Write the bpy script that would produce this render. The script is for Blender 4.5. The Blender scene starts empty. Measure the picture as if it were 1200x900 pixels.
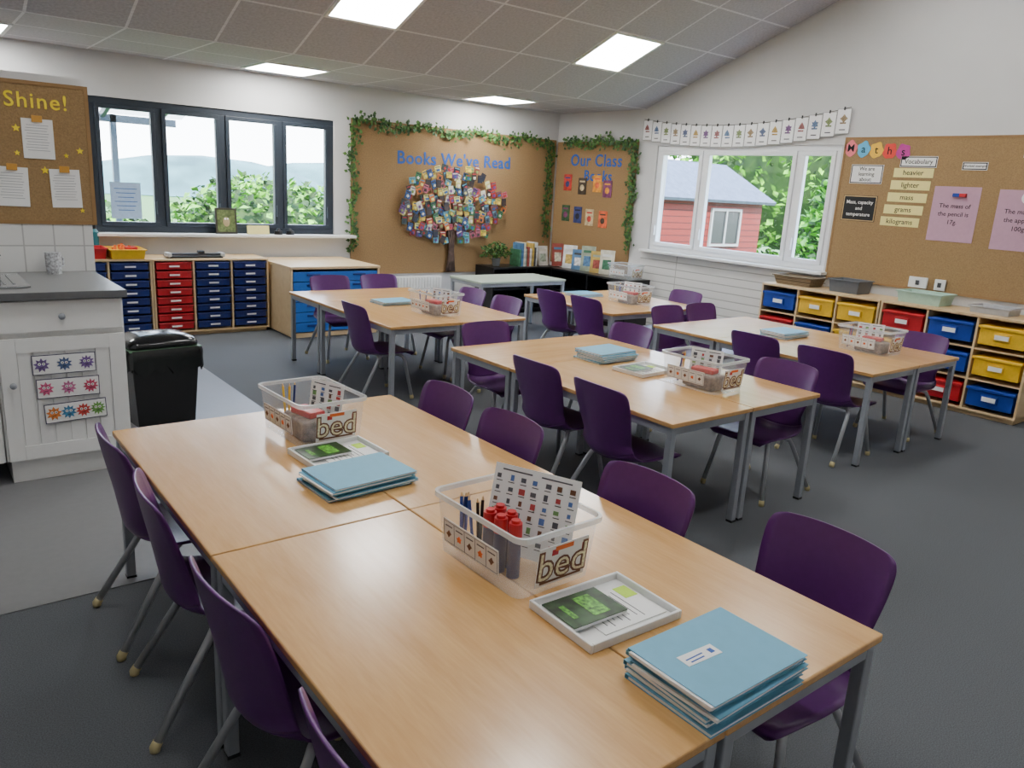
import bpy, bmesh, random
from math import *
from mathutils import Vector, Matrix, Euler
random.seed(7)
scene=bpy.context.scene
COL=scene.collection
MC={}
def lin(c):
    c=c/255.0
    return c/12.92 if c<=.04045 else ((c+.055)/1.055)**2.4
def L3(rgb): return (lin(rgb[0]),lin(rgb[1]),lin(rgb[2]),1)
def M(name,rgb=(128,128,128),rough=.5,metal=0.0,var=.06,scale=30,bump=0.0,bscale=200,emit=0,alpha=1.0,coat=0):
    if name in MC: return MC[name]
    m=bpy.data.materials.new(name);m.use_nodes=True
    nt=m.node_tree;b=nt.nodes["Principled BSDF"]
    c=L3(rgb)
    tc=nt.nodes.new("ShaderNodeTexCoord");n=nt.nodes.new("ShaderNodeTexNoise")
    n.inputs["Scale"].default_value=scale
    nt.links.new(tc.outputs["Object"],n.inputs["Vector"])
    r=nt.nodes.new("ShaderNodeValToRGB")
    r.color_ramp.elements[0].position=.3;r.color_ramp.elements[1].position=.7
    r.color_ramp.elements[0].color=tuple(max(0,v*(1-var)) for v in c[:3])+(1,)
    r.color_ramp.elements[1].color=tuple(min(1,v*(1+var)) for v in c[:3])+(1,)
    nt.links.new(n.outputs["Fac"],r.inputs["Fac"]);nt.links.new(r.outputs["Color"],b.inputs["Base Color"])
    b.inputs["Roughness"].default_value=rough;b.inputs["Metallic"].default_value=metal
    b.inputs["Alpha"].default_value=alpha
    if coat: b.inputs["Coat Weight"].default_value=coat
    if emit:
        nt.links.new(r.outputs["Color"],b.inputs["Emission Color"]);b.inputs["Emission Strength"].default_value=emit
    if bump:
        n2=nt.nodes.new("ShaderNodeTexNoise");n2.inputs["Scale"].default_value=bscale
        bp=nt.nodes.new("ShaderNodeBump");bp.inputs["Strength"].default_value=bump;bp.inputs["Distance"].default_value=.005
        nt.links.new(tc.outputs["Object"],n2.inputs["Vector"]);nt.links.new(n2.outputs["Fac"],bp.inputs["Height"]);nt.links.new(bp.outputs["Normal"],b.inputs["Normal"])
    MC[name]=m;return m
def wood(name,c1,c2,axis=1,rough=.38,sc=1.0,coat=0):
    m=bpy.data.materials.new(name);m.use_nodes=True;nt=m.node_tree;b=nt.nodes["Principled BSDF"]
    tc=nt.nodes.new("ShaderNodeTexCoord");mp=nt.nodes.new("ShaderNodeMapping")
    s=[9*sc,9*sc,9*sc];s[axis]=.8*sc;mp.inputs["Scale"].default_value=s
    oi=nt.nodes.new("ShaderNodeObjectInfo");add=nt.nodes.new("ShaderNodeVectorMath");add.operation='ADD'
    nt.links.new(tc.outputs["Object"],add.inputs[0]);nt.links.new(oi.outputs["Random"],add.inputs[1])
    nt.links.new(add.outputs[0],mp.inputs["Vector"])
    n=nt.nodes.new("ShaderNodeTexNoise");n.inputs["Scale"].default_value=1.6;n.inputs["Detail"].default_value=5;n.inputs["Distortion"].default_value=.6
    n3=nt.nodes.new("ShaderNodeTexNoise");n3.inputs["Scale"].default_value=14;n3.inputs["Detail"].default_value=3
    nt.links.new(mp.outputs[0],n.inputs["Vector"]);nt.links.new(mp.outputs[0],n3.inputs["Vector"])
    mx=nt.nodes.new("ShaderNodeMath");mx.operation='MULTIPLY_ADD';mx.inputs[1].default_value=.35
    nt.links.new(n3.outputs["Fac"],mx.inputs[0])
    m2=nt.nodes.new("ShaderNodeMath");m2.operation='MULTIPLY';m2.inputs[1].default_value=.65
    nt.links.new(n.outputs["Fac"],m2.inputs[0]);nt.links.new(m2.outputs[0],mx.inputs[2])
    r=nt.nodes.new("ShaderNodeValToRGB");r.color_ramp.elements[0].position=.35;r.color_ramp.elements[1].position=.65
    r.color_ramp.elements[0].color=L3(c1);r.color_ramp.elements[1].color=L3(c2)
    nt.links.new(mx.outputs[0],r.inputs["Fac"]);nt.links.new(r.outputs["Color"],b.inputs["Base Color"])
    b.inputs["Roughness"].default_value=rough
    if coat:
        b.inputs["Coat Weight"].default_value=coat;b.inputs["Coat Roughness"].default_value=.14
    MC[name]=m;return m
def tilemat(name,c,cm,w,h,mortar,rough=.6,off=0.0,bump=.3,speck=.06,axes="XY",ns=60):
    m=bpy.data.materials.new(name);m.use_nodes=True;nt=m.node_tree;b=nt.nodes["Principled BSDF"]
    tc=nt.nodes.new("ShaderNodeTexCoord");sx=nt.nodes.new("ShaderNodeSeparateXYZ");cx=nt.nodes.new("ShaderNodeCombineXYZ")
    nt.links.new(tc.outputs["Object"],sx.inputs[0])
    nt.links.new(sx.outputs[axes[0]],cx.inputs["X"]);nt.links.new(sx.outputs[axes[1]],cx.inputs["Y"])
    br=nt.nodes.new("ShaderNodeTexBrick");br.offset=off;br.inputs["Scale"].default_value=1
    br.inputs["Brick Width"].default_value=w;br.inputs["Row Height"].default_value=h;br.inputs["Mortar Size"].default_value=mortar
    br.inputs["Mortar Smooth"].default_value=.1
    br.inputs["Color1"].default_value=L3(c);br.inputs["Color2"].default_value=L3(tuple(v*.97 for v in c));br.inputs["Mortar"].default_value=L3(cm)
    nt.links.new(cx.outputs[0],br.inputs["Vector"])
    n=nt.nodes.new("ShaderNodeTexNoise");n.inputs["Scale"].default_value=ns
    nt.links.new(tc.outputs["Object"],n.inputs["Vector"])
    mr=nt.nodes.new("ShaderNodeMapRange");mr.inputs["To Min"].default_value=1-speck;mr.inputs["To Max"].default_value=1+speck
    nt.links.new(n.outputs["Fac"],mr.inputs["Value"])
    mul=nt.nodes.new("ShaderNodeVectorMath");mul.operation='SCALE'
    nt.links.new(br.outputs["Color"],mul.inputs[0]);nt.links.new(mr.outputs[0],mul.inputs["Scale"])
    nt.links.new(mul.outputs[0],b.inputs["Base Color"]);b.inputs["Roughness"].default_value=rough
    if bump:
        bp=nt.nodes.new("ShaderNodeBump");bp.invert=True;bp.inputs["Strength"].default_value=bump;bp.inputs["Distance"].default_value=.01
        nt.links.new(br.outputs["Fac"],bp.inputs["Height"]);nt.links.new(bp.outputs["Normal"],b.inputs["Normal"])
    MC[name]=m;return m
def clearmat(name,rgb,fac,rough=.15,vr=.15):
    m=bpy.data.materials.new(name);m.use_nodes=True;nt=m.node_tree
    b=nt.nodes["Principled BSDF"];out=nt.nodes["Material Output"]
    n=nt.nodes.new("ShaderNodeTexNoise");n.inputs["Scale"].default_value=4
    mr=nt.nodes.new("ShaderNodeMapRange");mr.inputs["To Min"].default_value=fac*(1-vr);mr.inputs["To Max"].default_value=fac*(1+vr)
    nt.links.new(n.outputs["Fac"],mr.inputs["Value"])
    b.inputs["Base Color"].default_value=L3(rgb);b.inputs["Roughness"].default_value=rough
    tr=nt.nodes.new("ShaderNodeBsdfTransparent");mix=nt.nodes.new("ShaderNodeMixShader")
    nt.links.new(mr.outputs[0],mix.inputs[0]);nt.links.new(tr.outputs[0],mix.inputs[1]);nt.links.new(b.outputs[0],mix.inputs[2])
    nt.links.new(mix.outputs[0],out.inputs[0]);MC[name]=m;return m
# ---------- mesh helpers
def bb(bm,c,s,mi=0,mat=None):
    mt=Matrix.Translation(c)@Matrix.Diagonal((s[0],s[1],s[2],1))
    if mat is not None: mt=mat@mt
    r=bmesh.ops.create_cube(bm,size=1,matrix=mt)
    for f in {f for v in r['verts'] for f in v.link_faces}: f.material_index=mi
def cyl(bm,c,r1,r2,h,seg=20,mi=0,mat=None):
    mt=Matrix.Translation(c)
    if mat is not None: mt=mat@mt
    r=bmesh.ops.create_cone(bm,cap_ends=True,segments=seg,radius1=r1,radius2=r2,depth=h,matrix=mt)
    for f in {f for v in r['verts'] for f in v.link_faces}: f.material_index=mi
def sph(bm,c,r,mi=0,seg=16,sc=(1,1,1)):
    q=bmesh.ops.create_uvsphere(bm,u_segments=seg,v_segments=seg//2+2,radius=r,matrix=Matrix.Translation(c)@Matrix.Diagonal((*sc,1)))
    for f in {f for v in q['verts'] for f in v.link_faces}: f.material_index=mi
def tube(bm,pts,r,seg=10,mi=0):
    pts=[Vector(p) for p in pts];rings=[]
    up=None
    for i,p in enumerate(pts):
        t=(pts[min(i+1,len(pts)-1)]-pts[max(i-1,0)]).normalized()
        a=Vector((0,0,1)) if abs(t.z)<.9 else Vector((0,1,0))
        if up is None: up=t.cross(a).normalized()
        up=(up-t*up.dot(t)).normalized();w=t.cross(up)
        rr=r[i] if isinstance(r,(list,tuple)) else r
        rings.append([bm.verts.new(p+(up*cos(2*pi*k/seg)+w*sin(2*pi*k/seg))*rr) for k in range(seg)])
    for a,b in zip(rings,rings[1:]):
        for k in range(seg):
            f=bm.faces.new((a[k],a[(k+1)%seg],b[(k+1)%seg],b[k]));f.material_index=mi
    for rg in (rings[0][::-1],rings[-1]):
        f=bm.faces.new(rg);f.material_index=mi
def poly(bm,pts,z0,z1,mi=0):
    a=[bm.verts.new((p[0],p[1],z0)) for p in pts];b=[bm.verts.new((p[0],p[1],z1)) for p in pts];n=len(pts)
    for f in [bm.faces.new(b)]+[bm.faces.new((a[i],a[(i+1)%n],b[(i+1)%n],b[i])) for i in range(n)]: f.material_index=mi
def new(name,bm,mats,parent=None,loc=(0,0,0),rot=(0,0,0),bevel=0,smooth=False,seg=2):
    me=bpy.data.meshes.new(name)
    bmesh.ops.recalc_face_normals(bm,faces=bm.faces)
    bm.to_mesh(me);bm.free()
    if not isinstance(mats,(list,tuple)): mats=[mats]
    for m in mats: me.materials.append(m)
    if smooth:
        for p in me.polygons: p.use_smooth=True
    ob=bpy.data.objects.new(name,me);COL.objects.link(ob)
    ob.location=loc;ob.rotation_euler=rot
    if parent: ob.parent=parent
    if bevel:
        md=ob.modifiers.new("bevel",'BEVEL');md.width=bevel;md.segments=seg;md.limit_method='ANGLE'
    return ob
def box(name,c,s,mat,parent=None,bevel=0,loc=(0,0,0),rot=(0,0,0)):
    bm=bmesh.new();bb(bm,c,s);return new(name,bm,mat,parent,loc,rot,bevel)
def empty(name,loc=(0,0,0),rot=(0,0,0)):
    e=bpy.data.objects.new(name,None);COL.objects.link(e);e.location=loc;e.rotation_euler=rot;e.empty_display_size=.1;return e
def T(o,label,cat,group=None,kind=None):
    o["label"]=label;o["category"]=cat
    if group:o["group"]=group
    if kind:o["kind"]=kind
    return o
def S(o): o["kind"]="structure";return o
def dup(src,loc,rot=None):
    n=src.copy();COL.objects.link(n);n.location=loc
    if rot is not None:n.rotation_euler=rot
    def rec(s,d):
        for c in list(s.children):
            k=c.copy();COL.objects.link(k);k.parent=d;rec(c,k)
    rec(src,n);return n
TC={}
def text(s,size,mat,parent,loc,rot=(0,0,0),name="lettering",bold=0.0,align='CENTER',ext=.0006,sp=1.0,ch=1.0):
    key=(s,size,mat.name,bold,align,ext,ch)
    if key not in TC:
        cu=bpy.data.curves.new("t",'FONT');cu.body=s;cu.size=size;cu.align_x=align;cu.align_y='CENTER'
        cu.extrude=ext;cu.offset=bold;cu.resolution_u=3;cu.space_line=sp;cu.space_character=ch
        o=bpy.data.objects.new("t",cu);COL.objects.link(o)
        me=bpy.data.meshes.new_from_object(o);bpy.data.objects.remove(o);me.materials.clear();me.materials.append(mat)
        me.name=name;TC[key]=me
    o=bpy.data.objects.new(name,TC[key]);COL.objects.link(o);o.location=loc;o.rotation_euler=rot;o.parent=parent
    return o
BK=(pi/2,0,0);RT=(pi/2,0,-pi/2)
BY=8.3;RX=7.15
def onb(x,z,off=.0): return (x,BY-off,z)
def onr(y,z,off=.0): return (RX-off,y,z)

# ---------- materials
white=M("painted_wall",(208,207,206),.85,var=.015,scale=4,bump=.05)
whitep=M("white_gloss",(234,234,232),.35,var=.01)
carpet=M("carpet",(84,87,91),.97,var=.35,scale=260,bump=.2,bscale=700)
vinyl=M("vinyl",(120,120,122),.4,var=.03,scale=30)
beech=wood("beech_top",(196,148,88),(214,168,108),1,.27,coat=.3)
shelfwood=wood("shelf_wood",(210,180,134),(222,194,150),0,.45)
cork=M("hessian",(156,127,88),.95,var=.14,scale=120,bump=.5,bscale=300)
corkb=M("hessian_back",(148,118,80),.95,var=.16,scale=90,bump=.4,bscale=300)
steel=M("grey_steel",(150,155,162),.38,metal=.15,var=.03)
chrome=M("tube_metal",(172,174,178),.28,metal=.35,var=.02)
purple=M("purple_plastic",(88,36,104),.34,var=.05,scale=40,bump=.12,bscale=900)
footm=M("foot_cap",(190,176,130),.6)
darkframe=M("anthracite_frame",(46,54,64),.4,var=.03)
upvc=M("white_upvc",(238,240,242),.3,var=.01)
black=M("black_plastic",(22,23,26),.3)
blk=M("black_ink",(20,20,24),.7)
bluet=M("blue_tray",(30,66,160),.35,var=.04)
navy=M("navy_tray",(26,44,112),.35)
redt=M("red_tray",(190,30,40),.35)
yellowt=M("yellow_tray",(236,188,36),.4)
paper=M("paper",(240,240,238),.8,var=.01)
cream=M("cream_card",(240,228,150),.8,var=.02)
lilac=M("lilac_paper",(192,152,172),.85,var=.03)
folder=M("blue_folder",(104,168,196),.55,var=.03)
blueink=M("blue_letter",(30,84,166),.6)
yellowink=M("yellow_letter",(252,224,40),.6)
greylam=M("grey_laminate",(132,134,135),.3,var=.06,scale=200)
green1=M("ivy_leaf",(80,120,50),.6,var=.3,scale=25)
green2=M("ivy_leaf_dark",(48,84,40),.6,var=.3,scale=25)
brown=M("bark_paper",(84,66,58),.9,var=.3,scale=20)
clear=clearmat("clear_plastic",(232,238,241),.2,.08,.02)
rimp=clearmat("rim_plastic",(238,242,244),.5,.1,.02)
glass=clearmat("window_glass",(220,235,240),.02,.02)

# ---------- room shell
def multibox(name,boxes,mat,bevel=0):
    bm=bmesh.new()
    for lo,hi in boxes: bb(bm,[(a+b)/2 for a,b in zip(lo,hi)],[b-a for a,b in zip(lo,hi)])
    return S(new(name,bm,mat,bevel=bevel))
XL,YF=-2.6,-1.8
WX0,WX1,WZ0,WZ1=1.46,3.89,.96,2.19
VY0,VY1,VZ0,VZ1=4.17,6.5,.96,2.16
H=6.2
multibox("wall_back",[((XL,BY,0),(WX0,BY+.2,3)),((WX1,BY,0),(RX+.2,BY+.2,3)),((WX0,BY,0),(WX1,BY+.2,WZ0)),((WX0,BY,WZ1),(WX1,BY+.2,3))],white)
multibox("wall_right",[((RX,YF,0),(RX+.2,VY0,H)),((RX,VY1,0),(RX+.2,BY,H)),((RX,VY0,0),(RX+.2,VY1,VZ0)),((RX,VY0,VZ1),(RX+.2,VY1,H))],white)
multibox("wall_left",[((XL-.2,YF,0),(XL,BY,H))],white)
multibox("wall_front",[((XL-.2,YF-.2,0),(RX+.2,YF,H))],white)
multibox("wall_partition",[((XL,5.14,0),(.885,5.24,2.04))],white)
multibox("floor",[((XL-.2,YF-.2,-.2),(RX+.2,BY+.2,0))],carpet)
multibox("floor_vinyl",[((XL,3.03,0),(1.86,6.5,.004))],vinyl)
# ceiling
KY,KZ=6.75,2.58
tl=tilemat("ceiling_tiles",(184,182,187),(222,221,224),.65,.65,.011,.9,bump=.4,speck=.28,ns=45)
sl=radians(20.6)
def ceil(name,w,h,loc,rot):
    bm=bmesh.new();bb(bm,(w/2,h/2,.02),(w,h,.04));return S(new(name,bm,tl,loc=loc,rot=rot))
gx=.84-.65*6
ceil("ceiling",RX-gx+.1,1.6,(gx,KY,KZ),(0,0,0))
bm=bmesh.new();bb(bm,((RX-gx+.1)/2,-4.8,.02),(RX-gx+.1,9.6,.04));S(new("ceiling",bm,tl,loc=(gx,KY,KZ),rot=(-sl,0,0)))
pan=M("light_panel",(252,252,250),.5,var=.0,emit=37)
frm=M("panel_frame",(235,235,232),.5)
def panel(x0,loc,rot,ly):
    e=empty("ceiling_light_panel",loc,rot)
    bm=bmesh.new();w=.65
    for c,s in [((w/2,.015),(w,.03)),((w/2,w-.015),(w,.03)),((.015,w/2),(.03,w-.06)),((w-.015,w/2),(.03,w-.06))]: bb(bm,(c[0],c[1],-.006),(s[0],s[1],.014))
    new("frame",bm,frm,e)
    box("diffuser",(w/2,w/2,-.004),(w-.062,w-.062,.008),pan,e)
    T(e,"square white lit recessed ceiling light panel","ceiling light","ceiling light panels")
for x in (.19,2.79,5.39):
    panel(x,(x,KY+.65,KZ),(0,0,0),0)
    for s in (1.3,3.9,6.5):  # later rows continue the grid out of view, added to light the room
        if x==.19 and s==1.3: continue
        panel(x,(x,KY-s*cos(sl),KZ+s*sin(sl)),(-sl,0,0),0)
# lower right wall cladding and sills
clad=tilemat("white_boards",(222,220,216),(170,168,162),6,.085,.006,.5,bump=.6,speck=.01,axes="YZ")
S(box("trim_1",(7.13,5.35,.46),(.03,2.45,.92),clad))
S(box("trim_2",(7.1,5.33,.945),(.14,2.42,.03),whitep,bevel=.005))
S(box("trim_3",(2.72,8.24,.945),(2.75,.2,.03),whitep,bevel=.005))
S(box("baseboard_right",(7.135,3,.05),(.02,2,.1),whitep))
splash=tilemat("splash_tiles",(224,224,222),(182,182,180),.15,.15,.004,.25,bump=.3,speck=.01,axes="XZ")
bm=bmesh.new();bb(bm,(0,0,.14),(1.6,.012,.28));S(new("trim_4",bm,splash,loc=(.085,5.133,.97)))
# windows
def window(name,uv0,uv1,z0,z1,mull,mat,axis,w=.05,sash=.035,depth=.07):
    bm=bmesh.new();gl=bmesh.new()
    def B(b,u0,u1,a,c,d0,d1):
        if axis=='x': bb(b,((u0+u1)/2,BY+(d0+d1)/2,(a+c)/2),(u1-u0,d1-d0,c-a))
        else: bb(b,(RX+(d0+d1)/2,(u0+u1)/2,(a+c)/2),(d1-d0,u1-u0,c-a))
    B(bm,uv0,uv1,z0,z0+w,.02,.09);B(bm,uv0,uv1,z1-w,z1,.02,.09);B(bm,uv0,uv0+w,z0+w,z1-w,.02,.09);B(bm,uv1-w,uv1,z0+w,z1-w,.02,.09)
    ms=[uv0+w/2]+mull+[uv1-w/2]
    for m_ in mull: B(bm,m_-w/2,m_+w/2,z0+w,z1-w,.02,.09)
    for a,b in zip(ms,ms[1:]):
        a+=w/2;b-=w/2;s=sash
        B(bm,a,b,z0+w,z0+w+s,.005,.06);B(bm,a,b,z1-w-s,z1-w,.005,.06);B(bm,a,a+s,z0+w+s,z1-w-s,.005,.06);B(bm,b-s,b,z0+w+s,z1-w-s,.005,.06)
        B(gl,a+s,b-s,z0+w+s,z1-w-s,.03,.036)
        B(bm,b-s*.7,b-s*.3,z0+w+.12,z0+w+.24,-.02,.005)
    o=S(new(name,bm,mat,bevel=.004));g=new("glass",gl,glass,o);g["kind"]="structure"
    return o
window("window_1",WX0,WX1,WZ0,WZ1,[2.07,2.68,3.28],darkframe,'x',w=.06,sash=.04)
window("window_2",VY0,VY1,VZ0,VZ1,[4.62,5.80],upvc,'y',w=.055,sash=.045)

# ---------- chair template
def catmull(P,n):
    out=[]
    for i in range(len(P)-1):
        p0=P[max(i-1,0)];p1=P[i];p2=P[i+1];p3=P[min(i+2,len(P)-1)]
        for k in range(n):
            t=k/n
            out.append([.5*((2*b)+(-a+c)*t+(2*a-5*b+4*c-d)*t*t+(-a+3*b-3*c+d)*t**3) for a,b,c,d in zip(p0,p1,p2,p3)])
    out.append(list(P[-1]));return out
prof=[(.205,.325,.150,0,0),(.212,.345,.175,0,0),(.195,.360,.190,0,.002),(.12,.360,.202,0,.010),(.02,.350,.206,0,.018),(-.08,.344,.203,.006,.030),(-.145,.352,.192,.03,.045),(-.178,.385,.178,.055,.04),(-.190,.44,.172,.062,.012),(-.203,.52,.182,.055,0),(-.220,.61,.193,.046,0),(-.231,.67,.195,.038,0),(-.236,.70,.188,.032,-.003),(-.238,.715,.176,.026,-.006),(-.239,.722,.155,.02,-.006)]
pr=catmull(prof,4)
def shell(rows,name,parent):
    bm=bmesh.new();NW=14;G=[];G2=[]
    for i in rows:
        x,z,hw,cx,cz=pr[i]
        j0=max(i-1,0);j1=min(i+1,len(pr)-1)
        tx=pr[j1][0]-pr[j0][0];tz=pr[j1][1]-pr[j0][1];l=hypot(tx,tz);nx,nz=-tz/l,tx/l
        ra=[];rb=[]
        for k in range(NW+1):
            w=-1+2*k/NW
            xx=x+cx*abs(w)**2.2;zz=z+cz*abs(w)**2.2
            ra.append(bm.verts.new((xx,w*hw,zz)));rb.append(bm.verts.new((xx+nx*.008,w*hw*.985,zz+nz*.008)))
        G.append(ra);G2.append(rb)
    n=len(G)
    for i in range(n-1):
        for k in range(NW):
            bm.faces.new((G[i][k],G[i][k+1],G[i+1][k+1],G[i+1][k]));bm.faces.new((G2[i][k],G2[i+1][k],G2[i+1][k+1],G2[i][k+1]))
        for k in (0,NW): bm.faces.new((G[i][k],G[i+1][k],G2[i+1][k],G2[i][k]))
    for i in (0,n-1):
        for k in range(NW): bm.faces.new((G[i][k],G[i][k+1],G2[i][k+1],G2[i][k]))
    return new(name,bm,purple,parent,smooth=True)
def make_chair():
    e=empty("school_chair")
    sp=7*4-2
    shell(range(0,sp+1),"seat",e);shell(range(sp,len(pr)),"backrest",e)
    for sx,sy in ((1,1),(1,-1),(-1,1),(-1,-1)):
        bm=bmesh.new()
        if sx>0: pts=[(.04,.06*sy,.336),(.10,.12*sy,.336),(.125,.145*sy,.325),(.14,.155*sy,.29),(.185,.195*sy,.012)]
        else: pts=[(.02,.06*sy,.334),(-.04,.12*sy,.334),(-.075,.15*sy,.322),(-.095,.16*sy,.29),(-.262,.20*sy,.012)]
        tube(bm,pts,.0125,10)
        l=new("leg",bm,chrome,e,smooth=True)
        bm=bmesh.new();p=Vector(pts[-1]);q=Vector(pts[-2]);d=(q-p).normalized()
        tube(bm,[(p.x,p.y,0),p,p+d*.018],[.014,.0155,.0145],10)
        new("foot_cap",bm,footm,l,smooth=True)
    bm=bmesh.new();tube(bm,[(.10,.12,.338),(-.05,.12,.333),(-.05,-.12,.333),(.10,-.12,.338)],.009)
    new("seat_frame",bm,chrome,e,smooth=True)
    return e
CH=[]
g1="chairs around the nearest table group";gM="chairs around the middle table group";gL="chairs at tables by the drawer chest";gR="chairs at tables by the tray shelves";gK="chairs at tables near the side window"
CH+= [(.45,2.72,0,g1),(.45,2.22,-5,g1),(.445,1.57,4,g1),(.45,.97,0,g1)]
CH+= [(1.87,2.76,180,g1),(1.85,2.27,180,g1),(1.85,1.55,180,g1),(1.97,.985,178,g1)]
CH+= [(2.54,3.05,0,gM),(2.5,2.52,-3,gM),(2.98,4.1,-90,gM),(3.95,3.63,180,gM),(3.93,2.40,181,gM)]
CH+= [(4.51,3.08,0,gR),(4.5,2.55,0,gR),(5.91,2.56,180,gR),(4.92,4.23,-90,gR),(5.35,4.23,-90,gR)]
CH+= [(4.55,4.82,0,gK),(4.52,5.25,0,gK),(5.97,4.84,180,gK)]
CH+= [(2.5,5.08,0,gL),(3.04,6.62,-90,gL),(3.54,6.62,-90,gL),(3.91,5.5,180,gL),(3.91,5.0,180,gL)]
tmpl=make_chair()
for i,(x,y,a,g) in enumerate(CH):
    r=radians(a);loc=(x+.237*cos(r),y+.237*sin(r),.0)
    if x<1: loc=(loc[0],loc[1],.0045 if y>2.6 else 0)
    if i==0: tmpl.location=loc;tmpl.rotation_euler=(0,0,r);c=tmpl
    else: c=dup(tmpl,loc,(0,0,r))
    T(c,"purple moulded plastic school chair with grey metal legs" if i!=7 else "purple plastic school chair pulled slightly out from the table","chair",g)
# ---------- tables
def make_table(h=.608,top=beech,cat="long"):
    e=empty("school_table")
    box("table_top",(0,0,h-.011),(.596,1.196,.022),top,e,bevel=.004)
    bm=bmesh.new()
    for sx in (-1,1): bb(bm,(sx*.275,0,h-.041),(.022,1.12,.036))
    for sy in (-1,1): bb(bm,(0,sy*.575,h-.041),(.527,.022,.036))
    new("frame",bm,steel,e)
    for sx in (-1,1):
        for sy in (-1,1):
            l=box("leg",(sx*.272,sy*.572,(h-.022)/2+.005),(.034,.034,h-.032),steel,e,bevel=.004)
            box("foot",(sx*.272,sy*.572,.006),(.037,.037,.012),black,l,bevel=.002)
    return e
tt=make_table();first=True
def table(x,y,rz,g,lab="beech-topped school table with grey steel legs"):
    global first
    if first: tt.location=(x,y,0);tt.rotation_euler=(0,0,rz);first=False;o=tt
    else:o=dup(tt,(x,y,0),(0,0,rz))
    T(o,lab,"table",g);return o
for x in (.85,1.45):
    for y in (1.32,2.52): table(x,y,0,"nearest beech table group")
for gx0,gy0,g in ((2.62,2.13,"middle beech table group"),(2.6,4.65,"beech tables by the drawer chest"),(4.6,2.25,"beech tables by the tray shelves")):
    table(gx0+.3,gy0+.6,0,g);table(gx0+.9,gy0+.6,0,g);table(gx0+.6,gy0+1.5,pi/2,g)
for x in (4.95,5.55): table(x,5.15,0,"beech tables near the side window")
gt=M("pale_green_top",(172,184,168),.4,var=.02)
t2=make_table(.608,gt);t2.location=(5.35,6.9,0);t2.rotation_euler=(0,0,pi/2);T(t2,"school table with pale green top and grey legs by reading corner","table")

# ---------- tray units against back wall
def tray(parent,c,w,h,mat,facing,label=True,n="tray"):
    bm=bmesh.new()
    bb(bm,(0,.19,0),(w*.94,.38,h*.86));bb(bm,(0,.0,h*.36),(w,.03,h*.12));
    bb(bm,(0,-.008,-h*.02),(w*.34,.012,h*.34),0)
    o=new(n,bm,mat,parent,c,(0,0,0) if facing=='y-' else (0,0,-pi/2),bevel=.004)
    if label: 
        k=box("label_card",(0,-.016,-h*.02),(w*.28,.003,h*.2),paper,o)
    return o
def trayunit(x0,x1,ncol,y0,h,rows,cols,label):
    e=empty("tray_storage_unit",((x0+x1)/2,y0+.23,0));W=x1-x0;D=.45;bm=bmesh.new()
    bb(bm,(0,0,h-.009),(W,D,.018));bb(bm,(0,0,.045),(W,D,.018));bb(bm,(0,D/2-.005,h/2),(W,.008,h-.04))
    for i in range(ncol+1):
        bb(bm,(-W/2+.009+(W-.018)*i/ncol,0,h/2+.01),(.018,D-.01,h-.05))
    new("carcass",bm,shelfwood,e,bevel=.002)
    bm=bmesh.new();bb(bm,(0,.01,.018),(W-.04,D-.06,.036));new("plinth",bm,shelfwood,e)
    cw=(W-.018)/ncol
    for i in range(ncol):
        for j in range(rows):
            hh=(h-.09)/rows
            tray(e,(-W/2+.009+cw*(i+.5),-D/2+.004,.065+hh*(j+.5)),cw-.03,hh*.93,cols[i],'y-')
    T(e,label,"storage unit");return e
trayunit(1.085,1.825,2,7.81,.75,8,[navy,navy],"beech tray unit with two columns of blue plastic trays")
trayunit(1.83,2.94,3,7.81,.75,8,[redt,navy,navy],"beech tray unit with red and blue plastic trays")
# plan chest
bluep=M("blue_drawer_front",(40,104,186),.4,var=.03)
e=empty("drawer_chest",(3.45,7.76,0));bm=bmesh.new()
bb(bm,(0,0,.705),(.98,.94,.025));bb(bm,(-.475,0,.36),(.022,.92,.67));bb(bm,(.475,0,.36),(.022,.92,.67));bb(bm,(0,.45,.36),(.93,.015,.67));bb(bm,(0,0,.03),(.93,.9,.05))
new("carcass",bm,shelfwood,e,bevel=.002)
for j in range(6):
    bm=bmesh.new();bb(bm,(0,-.45,.11+.102*j),(.92,.02,.095));bb(bm,(0,0,.11+.102*j),(.9,.88,.07))
    d=new("drawer",bm,bluep,e,bevel=.003)
    for sx in (-.25,.25): box("handle",(sx,-.466,.125+.102*j),(.14,.014,.018),navy,d,bevel=.004)
T(e,"low beech plan chest with six wide blue drawers","drawer chest")
# radiator under back board
e=empty("radiator",(4.75,8.23,.1));bm=bmesh.new();bb(bm,(0,0,.19),(1.1,.05,.36))
for k in range(26): bb(bm,(-.52+.0416*k,-.028,.19),(.024,.012,.33))
new("radiator_panel",bm,whitep,e,bevel=.003);bm=bmesh.new()
for sx in (-.4,.4): tube(bm,[(sx,.01,.02),(sx,.01,-.1)],.009,8)
tube(bm,[(-.4,.01,-.02),(.4,.01,-.02)],.006,8);new("pipe",bm,whitep,e);T(e,"white ribbed panel radiator below the noticeboard","radiator")
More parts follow.
